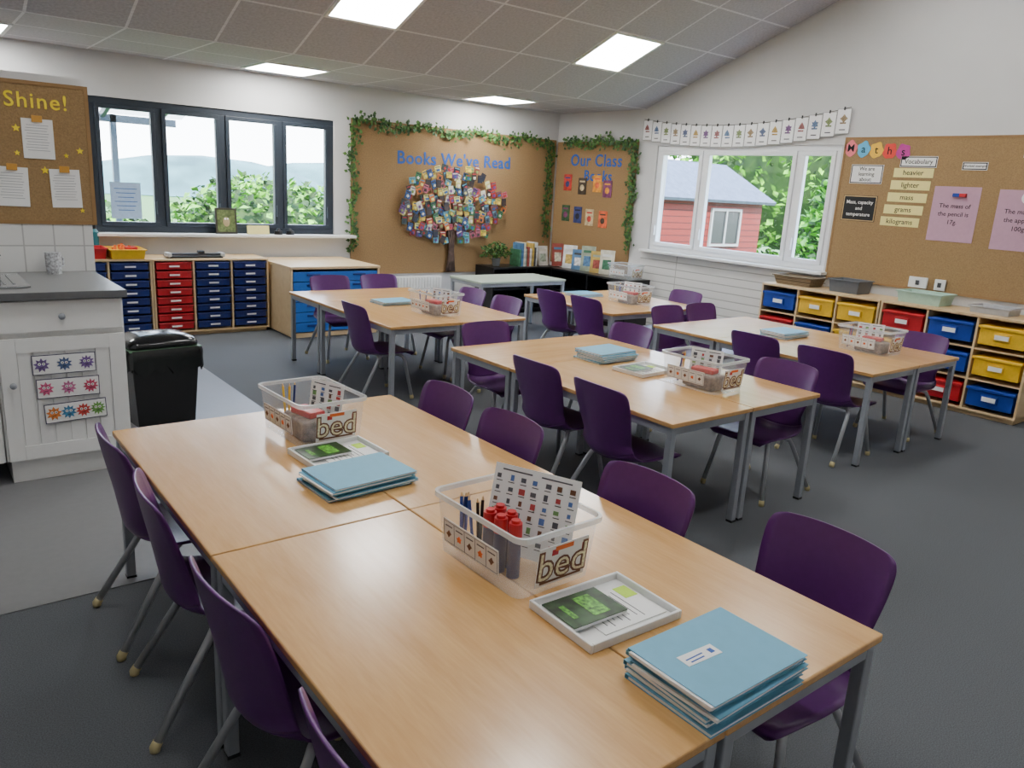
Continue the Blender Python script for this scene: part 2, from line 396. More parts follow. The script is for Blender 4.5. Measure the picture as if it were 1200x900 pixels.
# things on units
def crate(name,c,w,d,h,mat,label,cat,rot=0,wall=.006,taper=.9):
    bm=bmesh.new()
    def ring(s,z,wd,dd): return [bm.verts.new((sx*wd/2*s,sy*dd/2*s,z)) for sx,sy in ((-1,-1),(1,-1),(1,1),(-1,1))]
    o0=ring(taper,0,w,d);o1=ring(1,h,w,d);i1=ring(1,h,w-2*wall,d-2*wall);i0=ring(taper,wall,w-2*wall,d-2*wall)
    for a,b in ((o0,o1),(o1,i1),(i1,i0)):
        for k in range(4): bm.faces.new((a[k],a[(k+1)%4],b[(k+1)%4],b[k]))
    bm.faces.new(o0[::-1]);bm.faces.new(i0)
    for sx in (-1,1): bb(bm,(sx*(w/2+.004),0,h-.006),(.012,d,.012))
    for sy in (-1,1): bb(bm,(0,sy*(d/2+.004),h-.006),(w+.02,.012,.0118))
    o=new(name,bm,mat,None,c,(0,0,rot),bevel=.003);T(o,label,cat);return o
crate("plastic_box",(1.36,7.98,.751),.2,.26,.1,redt,"small red plastic box on tray unit","box")
crate("plastic_tray",(1.63,7.98,.751),.3,.34,.09,yellowt,"yellow plastic tray holding supplies on tray unit","tray")
bm=bmesh.new()
for i in range(7): cyl(bm,(random.uniform(-.08,.08),random.uniform(-.08,.08),.06),.012,.012,.1,8,0,Matrix.Rotation(random.uniform(-.3,.3),4,'Y'))
bb(bm,(.05,0,.06),(.1,.16,.06),1)
T(new("craft_supplies",bm,[M("orange_plastic",(230,110,40),.5),redt],None,(1.63,7.98,.762)),"orange and red craft supplies piled in yellow tray","supplies")
e=empty("paper_trimmer",(2.25,7.98,.751));box("base",(0,0,.01),(.5,.24,.02),black,e,bevel=.004)
box("cutting_rail",(0,-.07,.035),(.54,.04,.02),M("dark_grey_plastic",(70,72,76),.4),e,bevel=.005)
bm=bmesh.new();bb(bm,(.05,-.07,.055),(.06,.06,.03));new("cutter_handle",bm,black,e,bevel=.006)
for sx in (-.25,.25): box("end_block",(sx,-.05,.03),(.04,.14,.04),M("pale_grey",(190,192,194),.4),e,bevel=.006)
T(e,"black and grey paper trimmer lying on tray unit","paper trimmer")
bm=bmesh.new();cyl(bm,(0,0,.11),.038,.038,.22,20);cyl(bm,(0,0,.235),.038,.02,.03,20)
e=new("water_bottle",bm,M("teal_plastic",(30,110,120),.3),None,(1.42,8.17,.751),smooth=False)
bm=bmesh.new();cyl(bm,(0,0,.265),.022,.022,.04,16);new("bottle_cap",bm,black,e);T(e,"teal plastic water bottle with black cap","bottle")
# sill objects
bm=bmesh.new();bb(bm,(0,0,.13),(.22,.015,.26));e=new("framed_picture",bm,M("dark_wood_frame",(50,45,35),.5),None,(2.66,8.22,.962),(-.12,0,0),bevel=.003)
bm=bmesh.new();bb(bm,(0,-.009,.13),(.18,.003,.22));new("picture",bm,M("owl_scene",(96,110,62),.7,var=.5,scale=40),e)
bm=bmesh.new();sph(bm,(0,-.012,.12),.035,0,12,(1,.15,1.4));sph(bm,(-.013,-.017,.15),.01,1,8,(1,.3,1));sph(bm,(.013,-.017,.15),.01,1,8,(1,.3,1))
new("owl_drawing",bm,[M("owl_brown",(168,148,110),.8),paper],e);T(e,"framed owl picture leaning on the window sill","picture")
bm=bmesh.new();bb(bm,(0,0,.045),(.24,.02,.09));T(new("card",bm,cream,None,(2.98,8.19,.962),(-.15,0,.1)),"pale yellow card propped on the window sill","card")
for x in (3.2,3.33):
    bm=bmesh.new();cyl(bm,(0,0,.02),.045,.04,.04,16);cyl(bm,(0,0,.05),.03,.012,.03,16)
    T(new("small_bell",bm,black,None,(x,8.2,.961)),"small dark desk item on the window sill","ornament")
bm=bmesh.new();bb(bm,(0,0,0),(.27,.34,.002));e=new("window_poster",bm,M("pale_blue_poster",(170,196,226),.7),None,(1.74,8.298,1.26),BK);
for k in range(6): box("text_line",(0,.11-.04*k,.002),(.2-.03*(k%3),.006,.001),blueink,e)
T(e,"pale blue notice stuck on the window glass","notice")

# ---------- noticeboards
def board(name,w,h,c,rot,mat,label,frame=True):
    bm=bmesh.new();bb(bm,(0,0,.006),(w,h,.012));o=new(name,bm,mat,None,c,rot)
    if frame:
        bm=bmesh.new();t=.02
        for cc,ss in (((0,h/2,.008),(w+t,t,.016)),((0,-h/2,.008),(w+t,t,.016)),((w/2,0,.008),(t,h-t,.016)),((-w/2,0,.008),(t,h-t,.016))): bb(bm,cc,ss)
        new("board_edge",bm,M("board_edge",(150,116,74),.7),o)
    T(o,label,"noticeboard");return o
b1=board("noticeboard",3.02,1.74,onb(5.6,1.37,.003),BK,corkb,"brown hessian noticeboard with book cover tree display",False)
text("Books We've Read",.205,blueink,b1,(-.09,.50,.013),rot=(0,0,.02),bold=.003,ext=.003,ch=1.06)
b2=board("noticeboard",1.48,1.6,onr(7.54,1.42,.003),RT,corkb,"brown hessian noticeboard titled with blue class books lettering",False)
text("Our Class",.21,blueink,b2,(.02,.56,.013),bold=.003,ext=.003,ch=1.1);text("Books",.19,blueink,b2,(.08,.37,.013),bold=.003,ext=.003,ch=1.1)
b3=board("noticeboard",3.2,1.3,onr(2.53,1.565,.003),RT,cork,"large brown hessian maths noticeboard with word cards")
b4=board("noticeboard",1.5,.74,(.15,5.137,1.62),BK,cork,"brown hessian noticeboard with yellow lettering and paper work")
text("Shine!",.112,yellowink,b4,(.505,.275,.013),bold=.0008,ext=.003,ch=1.12)
def star(bm,x,y,r,z=.013,mi=0,n=5,inner=.45):
    poly(bm,[(x+(r if k%2==0 else r*inner)*sin(pi*k/n),y+(r if k%2==0 else r*inner)*cos(pi*k/n)) for k in range(2*n)],z-.003,z+.001,mi)
bm=bmesh.new()
for x,y,r in ((.40,.13,.022),(.395,-.0,.016),(.52,-.085,.022),(.57,-.1,.014),(.70,.03,.02),(.69,-.3,.014),(.63,.0,.014)): star(bm,x,y,r)
new("paper_stars",bm,yellowink,b4)
def sheet(wallpos,rot,w,h,mat,label,cat="paper sheet",lines=0,peg=False,tilt=0,name="paper_sheet",grp=None,lw=.7):
    bm=bmesh.new();bb(bm,(0,0,.0015),(w,h,.003));o=new(name,bm,mat,None,wallpos,rot)
    if tilt: o.rotation_euler=(Euler(rot).to_matrix()@Matrix.Rotation(tilt,3,'Z')).to_euler()
    if lines:
        bm=bmesh.new()
        for k in range(lines): bb(bm,(-w*.03*(k%3),h*(.34-.7*k/max(1,lines)),.0035),(w*lw,h*.012,.001))
        new("handwriting",bm,M("pencil_grey",(160,160,168),.8),o)
    if peg: box("clip",(0,h*.5,.008),(.05,.035,.014),M("peg_wood",(206,150,60),.4),o,bevel=.002)
    T(o,label,cat,grp);return o
for x,z,t in ((.65,1.70,0),(.765,1.44,.02),(.51,1.44,-.02)):
    sheet((x,5.122,z),BK,.15,.21,paper,"handwritten white sheet clipped to noticeboard",lines=10,peg=True,tilt=t,grp="handwritten sheets on the noticeboard")
# maths board contents
maths=[("M",(236,120,130)),("a",(90,180,220)),("t",(240,190,60)),("h",(230,70,60)),("s",(190,60,150))]
for i,(ch,c) in enumerate(maths):
    bm=bmesh.new();pts=[(.062*(1+.12*sin(5*a+i))*cos(a),.07*(1+.12*cos(4*a+i))*sin(a)) for a in [2*pi*k/24 for k in range(24)]]
    poly(bm,pts,0,.003);o=new("letter_splat",bm,M("splat_%d"%i,c,.7),None,onr(4.07-.125*i,2.125-.008*i,.016),RT);o.rotation_euler=RT
    text(ch,.095,blk,o,(0,0,.004),bold=.0005,name="letter");T(o,"colourful paint splat with a black letter","letter card","maths title letters on the noticeboard")
def wcard(y,z,w,h,s,size,mat,ink,label,border=None,cat="word card",sp=1.0,off=.016,grp=None):
    bm=bmesh.new();bb(bm,(0,0,.0015),(w,h,.003));o=new("word_card",bm,mat,None,onr(y,z,off),RT)
    if border:
        bm=bmesh.new();t=.008
        for cc,ss in (((0,h/2-t,.0035),(w-t,t,.001)),((0,-h/2+t,.0035),(w-t,t,.001)),((w/2-t,0,.0035),(t,h-3*t,.001)),((-w/2+t,0,.0035),(t,h-3*t,.001))): bb(bm,cc,ss)
        new("border",bm,border,o)
    if s: text(s,size,ink,o,(0,0,.004),name="lettering",bold=.0003,sp=sp)
    T(o,label,cat,grp);return o
wcard(3.42,2.01,.32,.095,"Vocabulary",.055,paper,blk,"white word card with black border",blk)
wcard(3.88,1.895,.31,.17,"We are\nlearning\nabout:",.048,paper,blk,"white heading card with black border",blk)
for i,(s,y) in enumerate((("heavier",3.45),("lighter",3.46),("mass",3.47),("grams",3.485),("kilograms",3.50))):
    wcard(y,1.915-.107*i,.35,.08,s,.062,cream,blk,"pale yellow vocabulary strip with black handwriting",grp="vocabulary strips on the maths board")
wcard(3.90,1.585,.33,.235,"Mass, capacity\nand\ntemperature",.046,blk,paper,"small chalkboard card with wooden frame and white lettering",M("card_tan",(200,170,120),.7),sp=1.2)
wcard(2.95,1.98,.2,.065,"Worked example",.026,paper,blk,"small white heading card",blk)
wcard(2.50,2.11,.2,.12,"Sentences",.035,paper,blk,"small white heading card at board edge",blk)
wcard(3.05,1.58,.38,.46,"The mass of\nthe pencil is\n17g.",.052,lilac,blk,"lilac paper with handwriting and small stuck pencil",cat="paper sheet",sp=1.3)
bm=bmesh.new()
for k,x in enumerate((-.027,.028)): bb(bm,(x,.11,.014),(.0555,.03,.026),k)
T(new("toy_weight_blocks",bm,[bluet,redt],None,onr(3.02,1.63,.0195),RT,bevel=.004),"small blue and red object stuck on lilac paper","classroom object")
wcard(2.53,1.56,.38,.48,"The mass of\nthe apple is\n100g.",.052,lilac,blk,"lilac paper with handwriting and round picture",cat="paper sheet",sp=1.3)
bm=bmesh.new();cyl(bm,(0,0,.002),.05,.05,.004,24);T(new("paper_disc",bm,paper,None,onr(2.5,1.74,.0192),RT),"round white paper picture on lilac sheet","picture")
# bunting of picture cards
def bz(y): 
    u=(y-4.15)/(6.7-4.15);return 2.49-.03*u-.42*u*(1-u)
bm=bmesh.new();tube(bm,[onr(4.13+i*.1,bz(4.13+i*.1),.02) for i in range(27)],.003,6);T(new("bunting_string",bm,M("string",(60,58,52),.8),None),"dark string holding picture cards along the wall","string")
cols=[(150,100,100),(100,120,150),(130,145,100),(150,130,100),(90,100,130),(180,150,90),(120,90,130)]
for i in range(18):
    y=6.66-i*.1455;z=bz(y)
    bm=bmesh.new();bb(bm,(0,-.115,.0015),(.142,.225,.003),0)
    for cc,ss in (((0,-.004,.0034),(.142,.003,.001)),((0,-.226,.0034),(.142,.003,.001)),((.0695,-.115,.0034),(.003,.22,.001)),((-.0695,-.115,.0034),(.003,.22,.001))): bb(bm,cc,ss,1)
    o=new("picture_card",bm,[M("card_white",(250,250,250),.7,var=.01),M("card_outline",(110,110,110),.7)],None,onr(y,z,.024),RT)
    bm=bmesh.new();star(bm,random.uniform(-.01,.01),-.09,.04,.006,0,random.choice((3,4,6)),.6);bb(bm,(0,-.13,.004),(.06,.014,.002));new("drawing",bm,M("drawing_%d"%(i%7),cols[i%7],.8,var=.5,scale=60),o)
    box("caption",(0,-.19,.004),(.06,.010,.001),M("ink_grey",(90,90,96),.7),o)
    bm=bmesh.new();bb(bm,(0,0,.006),(.01,.03,.012));new("clip",bm,black,o)
    T(o,"white illustrated card hanging from string on the wall","picture card","illustrated cards hanging along the wall")
# class books covers
cv=[(190,60,50),(70,60,50),(230,150,50),(60,90,60),(60,70,120),(200,180,140),(220,100,60),(120,60,100),(40,40,50)]
k=0
for y,z in ((8.02,1.70),(7.73,1.66),(7.45,1.70),(8.02,1.30),(7.78,1.29),(7.55,1.27),(7.3,1.26),(7.26,1.64)):
    bm=bmesh.new();bb(bm,(0,0,.004),(.15,.21,.008));o=new("book_cover",bm,M("cover_%d"%k,cv[k%9],.5,var=.35,scale=18),None,onr(y,z,.016),RT)
    bm=bmesh.new();bb(bm,(0,.06,.009),(.1,.02,.001));cyl(bm,(0,-.02,.009),.04,.03,.001,12);new("cover_art",bm,M("coverart_%d"%k,cv[(k+4)%9],.5,var=.3),o)
    T(o,"colourful book cover pinned on hessian board","book cover","book covers on the class books board");k+=1
# tree
bm=bmesh.new()
for j in range(5):
    a=(j-2)*.4;x0=(j-2)*.016
    tube(bm,[(x0*1.6,-.74,.035),(x0,-.6,.045),(x0*.8+.02*sin(j),-.42,.045),(x0*2,-.2,.04),(sin(a)*.3,.02,.03),(sin(a)*.55,.05+.15*cos(a),.022)],[.024,.019,.02,.016,.012,.006],7)
T(new("paper_tree",bm,brown,None,onb(5.45,1.26,.017),BK,smooth=True),"twisted brown paper tree on hessian board","paper tree")
cc=[(170,40,36),(30,76,136),(220,184,70),(46,112,66),(206,112,46),(96,56,116),(22,28,46),(214,208,194),(180,90,110),(90,160,180),(54,36,32),(120,140,70),(220,210,130),(70,84,104),(130,60,40),(40,60,60)]
cms=[]
for i in range(32):
    bm=bmesh.new();w_,h_=(.07,.096) if i%3 else (.085,.072)
    bb(bm,(0,0,.003),(w_,h_,.006));bb(bm,(0,h_*.3,.0065),(w_*.8,h_*.14,.001),1)
    if i%2: star(bm,0,-h_*.15,.022,.008,2,random.choice((4,5,7)),.6)
    else: bb(bm,(w_*.05,-h_*.2,.007),(w_*.55,h_*.35,.001),2)
    o=new("book_cover_picture",bm,[M("tc_%d"%(i%16),cc[i%16],.45,var=.5,scale=30),M("td_%d"%(i%7),cc[(i*3+7)%16],.5),M("te_%d"%(i%9),cc[(i*5+2)%16],.5,var=.5,scale=50)]);cms.append(o.data);bpy.data.objects.remove(o)
n=0
for r in range(11):
    for c in range(24):
        x=(c-11.5)*.072+(.036 if r%2 else 0)+random.uniform(-.022,.022);z=(r-5)*.086+random.uniform(-.024,.024)
        an=atan2(z,x);rad=(x/.80)**2+((z)/.475)**2
        if rad>1.0+.07*sin(an*7+1)+random.uniform(-.12,.08) or (r<2 and abs(x)<.07) or random.random()<.05: continue
        o=bpy.data.objects.new("book_cover_picture",random.choice(cms));COL.objects.link(o)
        o.location=onb(5.45+x,1.335+z,.066+.010*((c+2*r)%5));o.rotation_euler=(pi/2,random.uniform(-.45,.45),0);n+=1
        T(o,"small colourful book cover picture on paper tree","book cover","book cover pictures on the paper tree")
# ivy
def ivy(name,paths,wall,label,dens=150,spread=.05):
    bm=bmesh.new()
    for path in paths:
        P=[Vector(p) for p in path]
        for a,b in zip(P,P[1:]):
            L=(b-a).length
            for k in range(int(L*dens)):
                p=a.lerp(b,random.random())+Vector((random.gauss(0,spread*.55),random.gauss(0,spread*.55)))
                s=random.uniform(.024,.044);an=random.uniform(0,2*pi)
                d=Vector((cos(an),sin(an)));w=Vector((-d.y,d.x));zz=random.uniform(.03,.07)
                V=[(p,zz),(p+d*s*.6+w*s*.5,zz+random.uniform(-.01,.012)),(p+d*s*1.3,zz+random.uniform(-.015,.01)),(p+d*s*.6-w*s*.5,zz+random.uniform(-.01,.012))]
                vs=[bm.verts.new((q.x,q.y,max(z_,.02))) for q,z_ in V];f=bm.faces.new(vs);f.material_index=random.randint(0,1)
            tube(bm,[(a.x,a.y,.025),((a.x+b.x)/2,(a.y+b.y)/2,.03),(b.x,b.y,.025)],.005,6,2)
    o=new(name,bm,[green1,green2,M("ivy_stem",(70,72,40),.8)],None,*wall);T(o,label,"ivy garland");return o
def wavy(x0,y0,x1,y1,n,amp):
    return [(x0+(x1-x0)*i/n+(amp*sin(i*1.9) if abs(y1-y0)>abs(x1-x0) else 0),y0+(y1-y0)*i/n+(amp*sin(i*1.7) if abs(y1-y0)<=abs(x1-x0) else 0)) for i in range(n+1)]
ivy("ivy_garland",[wavy(4.1,.78,4.1,2.2,8,.02),wavy(4.1,2.2,6.98,2.2,14,.035),wavy(6.98,2.2,6.98,.95,8,.02)],(onb(0,0),BK),"artificial ivy garland framing the book tree board",180,.06)
ivy("ivy_garland",[wavy(-8.1,2.2,-6.83,2.2,8,.03),wavy(-6.83,2.2,-6.8,.95,8,.02)],((RX,0,0),RT),"artificial ivy garland framing the class books board",260,.06)

# ---------- right wall shelf units
def cubby(y0,y1,colgrid,label):
    e=empty("tray_shelf_unit",(6.92,(y0+y1)/2,0));W=y1-y0;D=.43;h=.82;bm=bmesh.new()
    bb(bm,(0,0,h-.01),(D,W,.02));bb(bm,(0,0,.05),(D,W,.018));bb(bm,(D/2-.005,0,h/2),(.008,W,h-.04));n=3
    for i in range(n+1): bb(bm,(0,-W/2+.009+(W-.018)*i/n,h/2+.01),(D-.01,.018,h-.05))
    for j in (1,2):
        bb(bm,(0,0,.05+j*.25),(D-.02,W-.03,.014))
    bb(bm,(.01,0,.02),(D-.06,W-.04,.04))
    new("carcass",bm,shelfwood,e,bevel=.002)
    cw=(W-.018)/3
    for i in range(3):
        for j in range(3):
            m=colgrid[j][i]
            if m is None: continue
            tray(e,(-D/2+.0,W/2-.009-cw*(i+.5),.06+.25*(2-j)+.11),cw-.035,.18,m,'x-')
    T(e,label,"shelf unit");return e
cubby(3.335,4.54,[[bluet,yellowt,yellowt],[redt,bluet,yellowt],[yellowt,redt,bluet]],"beech shelf unit with blue, yellow and red trays")
cubby(2.12,3.325,[[redt,bluet,yellowt],[yellowt,bluet,yellowt],[yellowt,redt,bluet]],"beech shelf unit with red, blue and yellow trays")
wick=tilemat("wicker",(150,132,104),(90,76,56),.03,.012,.003,.8,off=.5,bump=1,axes="XZ")
crate("wicker_basket",(6.93,4.28,.821),.26,.42,.09,wick,"woven wicker basket on the shelf unit","basket",0,.012,.85)
crate("plastic_basket",(6.93,3.75,.821),.25,.3,.12,M("dark_grey_basket",(92,96,102),.5),"dark grey plastic basket on the shelf unit","basket",0,.008,.9)
crate("plastic_basket",(6.93,3.06,.821),.26,.38,.1,M("mint_basket",(170,202,186),.5),"pale green plastic basket on the shelf unit","basket",0,.008,.9)
crate("letter_tray",(6.93,2.50,.821),.24,.3,.06,M("grey_tray",(178,180,184),.4),"shallow grey plastic tray on the shelf unit","tray",0,.006,.95)
for i,(y,w) in enumerate(((3.23,.16),(3.04,.09))):
    bm=bmesh.new();bb(bm,(0,0,.012),(w,.095,.024));o=new("wall_switch",bm,whitep,None,onr(y,.975,.02),RT,bevel=.004)
    bm=bmesh.new();bb(bm,(0,0,.027),(.03,.04,.008));new("switch_rocker",bm,M("rocker_grey",(60,60,62),.5),o);T(o,"white plastic wall switch plate under the board","switch")

# ---------- reading corner
def bookcase(c,w,d,h,rot,label):
    e=empty("low_bookcase",c,(0,0,rot));bm=bmesh.new()
    bb(bm,(0,0,h-.012),(w,d,.024));bb(bm,(0,0,.05),(w-.002,d,.024));bb(bm,(0,d/2-.005,h/2),(w-.002,.01,h-.04))
    for x in (-w/2+.01,0,w/2-.01): bb(bm,(x,0,h/2+.01),(.02,d-.01,h-.06))
    bb(bm,(0,0,h*.52),(w-.02,d-.02,.018));bb(bm,(0,.01,.02),(w-.04,d-.06,.04))
    new("carcass",bm,black,e,bevel=.002);T(e,label,"bookcase");return e
bookcase((6.4,8.06,0),1.1,.4,.6,0,"low black bookcase in the reading corner")
bookcase((6.92,7.08,0),1.4,.4,.6,-pi/2,"low black bookcase along the side wall")
bcol=[(60,110,80),(210,205,195),(80,120,160),(190,160,80),(205,200,180),(60,60,60),(150,160,140),(220,220,216),(150,70,60)]
for i in range(9):
    x=6.32+i*.036;h=random.uniform(.2,.31)
    bm=bmesh.new();bb(bm,(0,0,h/2),(.028,.2,h));bb(bm,(.0,.006,h/2),(.020,.2,h-.01),1)
    o=new("book",bm,[M("spine_%d"%(i%9),bcol[(i*2)%9],.5,var=.3,scale=20),paper],None,(x,8.04+random.uniform(-.02,.02),.601));T(o,"upright picture book on black bookcase","book","picture books on the bookcase")
def faceout(x,y,rz,w,h,k):
    bm=bmesh.new();bb(bm,(0,0,h/2),(w,.02,h));bb(bm,(0,-.0105,h*.78),(w*.7,.001,h*.1),1);bb(bm,(0,-.0105,h*.4),(w*.6,.001,h*.4),2)
    o=new("book",bm,[M("face_%d"%k,bcol[k%9],.5,var=.3,scale=12),M("face_t%d"%k,bcol[(k+3)%9],.5),M("face_p%d"%k,bcol[(k+5)%9],.5,var=.5,scale=25)],None,(x,y,.601),(-.14,0,rz));T(o,"large picture book displayed face out on black bookcase","book","face-out books on the bookcase")
faceout(6.77,8.0,0,.16,.26,1);faceout(6.96,7.92,-.35,.16,.3,8)
for i,(y,k,h) in enumerate(((7.66,7,.3),(7.48,2,.26),(7.31,6,.32),(7.13,3,.27),(6.96,4,.3))): faceout(6.93,y,-pi/2+.6,.18,h,k)
# trailing plant
e=empty("potted_ivy",(6.02,8.05,.601));bm=bmesh.new();cyl(bm,(0,0,.05),.045,.06,.1,20);new("plant_pot",bm,M("grey_pot",(90,92,90),.7),e)
bm=bmesh.new()
for i in range(300):
    a=random.uniform(0,6.28);rr=random.uniform(0,.2)
    P=Vector((rr*cos(a)*1.05,rr*sin(a)*.6,.1+random.uniform(0,.2)*(1-rr*2.5)+.02));l=random.uniform(.03,.06);R_=Euler((random.uniform(-1,1),random.uniform(-1,1),a)).to_matrix()
    vs=[bm.verts.new(P+R_@Vector(q)) for q in ((0,0,0),(l*.5,l*.35,.01),(l,0,0),(l*.5,-l*.35,.01))];f=bm.faces.new(vs);f.material_index=random.randint(0,1)
new("foliage",bm,[green1,green2],e);T(e,"small bushy green plant in grey pot on bookcase","plant")

# ---------- clear boxes with labels
def make_clear():
    e=empty("clear_storage_box");w,d,h=.275,.375,.17
    bm=bmesh.new();ta=.91
    def ring(s,z,wd,dd,r=.03):
        out=[]
        for sx,sy,a0 in ((1,1,0),(-1,1,pi/2),(-1,-1,pi),(1,-1,3*pi/2)):
            for k in range(5):
                a=a0+k*pi/8;out.append(bm.verts.new(((sx*(wd/2-r)+r*cos(a))*s,(sy*(dd/2-r)+r*sin(a))*s,z)))
        return out
    o0=ring(ta,0,w,d);o1=ring(1,h,w,d)
    N=len(o0)
    for k in range(N): bm.faces.new((o0[k],o0[(k+1)%N],o1[(k+1)%N],o1[k]))
    bm.faces.new(o0[::-1])
    new("box_body",bm,clear,e,smooth=False)
    bm=bmesh.new()
    rr=[];
    for s,z in ((1.0,h-.012),(1.045,h-.012),(1.045,h+.002),(1.0,h+.002)): rr.append(ring(s,z,w,d))
    for a,b in zip(rr,rr[1:]+rr[:1]):
        for k in range(N): bm.faces.new((a[k],a[(k+1)%N],b[(k+1)%N],b[k]))
    new("rim",bm,rimp,e)
    tiltY=atan2(d/2*(1-ta),h);f_=ta+(1-ta)*.43+.009
    lb=box("label_card",(0,0,0),(.165,.11,.002),paper,e,loc=(.01,-d/2*f_,h*.43),rot=(pi/2+tiltY,0,0))
    br=M("label_brown",(110,70,46),.6)
    text("bed",.115,br,lb,(.0,-.002,.002),bold=.0045,name="label_lettering",ext=.0004)
    text("bed",.115,M("label_yellow",(248,226,190),.6,var=.3,scale=150),lb,(.0,-.002,.0032),bold=-.001,name="label_lettering",ext=.0004)
    bm=bmesh.new()
    bb(bm,(0,-.045,.0016),(.14,.006,.001),1);bb(bm,(0,.045,.0016),(.06,.012,.001),2);bb(bm,(-.03,.036,.0014),(.02,.016,.001),0);bb(bm,(-.069,.02,.0014),(.012,.012,.001),2);bb(bm,(.069,.03,.0014),(.012,.02,.001),0)
    new("label_pictures",bm,[redt,br,M("orange_plastic")],lb)
    tiltX=atan2(w/2*(1-ta),h)
    sb=box("picture_strip",(0,0,0),(.24,.07,.002),paper,e,loc=(-w/2*(f_+.003),.02,h*.42),rot=(pi/2+tiltX,0,-pi/2))
    bm=bmesh.new()
    for q in range(6): bb(bm,(-.1175+.047*q,0,.0015),(.001,.06,.001),0)
    for s_ in (-1,1): bb(bm,(0,.03*s_,.0015),(.236,.001,.001),0)
    for q in range(5):
        x=-.094+.047*q
        star(bm,x,-.004,.010,.003,1+q%2,random.choice((4,5,6)),.6);bb(bm,(x,.018,.0015),(.03,.003,.001),0)
    new("strip_pictures",bm,[M("ink_grey"),br,M("orange_plastic")],sb)
    return e
cb=make_clear()
boxes=[(1.215,1.48,.02),(1.2,2.76,.05),(3.34,2.55,.04),(5.35,2.68,0),(3.22,5.06,.05),(5.32,5.0,-.05)]
for i,(x,y,r) in enumerate(boxes):
    if i==0: cb.location=(x,y,.609);cb.rotation_euler=(0,0,r);o=cb
    else: o=dup(cb,(x,y,.609),(0,0,r))
    T(o,"clear plastic storage box with illustrated labels on beech table","storage box","labelled clear boxes on the tables")
o=dup(cb,(6.93,6.62,.601),(0,0,0));T(o,"clear plastic storage box on black bookcase by window","storage box","labelled clear boxes on the tables")
# contents
zb=.611
def glue(x,y):
    bm=bmesh.new();cyl(bm,(0,0,.055),.017,.017,.11,20,0);cyl(bm,(0,0,.13),.0185,.0175,.04,20,1);cyl(bm,(0,0,.154),.012,.012,.008,16,1)
    return T(new("glue_stick",bm,[M("glue_blue",(40,50,100),.4),redt],None,(x,y,zb)),"glue stick with bright red cap inside clear box","glue stick","red-capped glue sticks in the box")
for x,y in ((1.145,1.50),(1.185,1.46),(1.147,1.455),(1.185,1.51),(1.16,1.41)): glue(x,y)
def cards(x,y,rz,tilt,w,h,cols_,z=zb,name="picture_prompt_card"):
    bm=bmesh.new();bb(bm,(0,0,h/2),(w,.002,h));o=new(name,bm,paper,None,(x,y,z),(tilt,0,rz))
    bm=bmesh.new()
    bb(bm,(-w*.23,-.0015,h-.014),(w*.35,.001,.004),0);bb(bm,(w*.23,-.0015,h-.014),(w*.35,.001,.004),0)
    for r in range(6):
        for c in range(cols_):
            xx=-w/2+w*(c+.5)/cols_;zz=h-.034-r*(h-.045)/6
            bb(bm,(xx+random.uniform(-.003,.003),-.0015,zz),(w*random.uniform(.25,.5)/cols_,.001,random.uniform(.010,.018)),random.choice((0,0,0,1,2,3,3,4)));bb(bm,(xx,-.0015,zz-.013),(w*.5/cols_,.001,.002),5)
    new("printed_pictures",bm,[M("ink_grey"),M("ink_red",(180,70,70),.7),M("ink_blue",(90,120,180),.7),M("label_brown"),M("ink_green",(120,160,100),.7),blk],o);T(o,"white laminated card printed with rows of small pictures","card");return o
cards(1.246,1.475,radians(-66),-.26,.26,.24,7)
def pencil(x,y,m,i):
    bm=bmesh.new();cyl(bm,(0,0,.085),.0045,.0045,.15,8,0);cyl(bm,(0,0,.165),.0045,.001,.012,8,1)
    return T(new("pencil",bm,[m,M("pencil_wood",(220,180,130),.6)],None,(x,y,zb),(random.uniform(-.12,.12),random.uniform(-.1,.1),0)),"coloured pencil standing in clear box","pencil","pencils in the clear boxes")
for i in range(6): pencil(1.15+random.uniform(-.03,.02),1.57+random.uniform(-.02,.04),random.choice([navy,bluet,black]),i)
for bx,by,_ in boxes[1:]:
    bm=bmesh.new();bb(bm,(0,0,.04),(.12,.2,.08),0)
    T(new("pencil_case",bm,[M("case_grey",(120,104,96),.6,var=.5,scale=40),redt],None,(bx-.03,by-.03,.612),bevel=.012),"grey stationery pouch inside clear box","stationery")
    bm=bmesh.new();bb(bm,(0,0,.012),(.07,.13,.024),0);T(new("pencil_tin",bm,redt,None,(bx-.03,by-.03,.693),(0,0,.2),bevel=.005),"small red pencil tin inside clear box","stationery")
    cards(bx+.07,by+.05,radians(-70),-.15,.18,.18,4)
    for i in range(3): pencil(bx-.05+random.uniform(-.03,.03),by+.12+random.uniform(-.02,.02),random.choice([navy,bluet,redt,yellowt]),i)
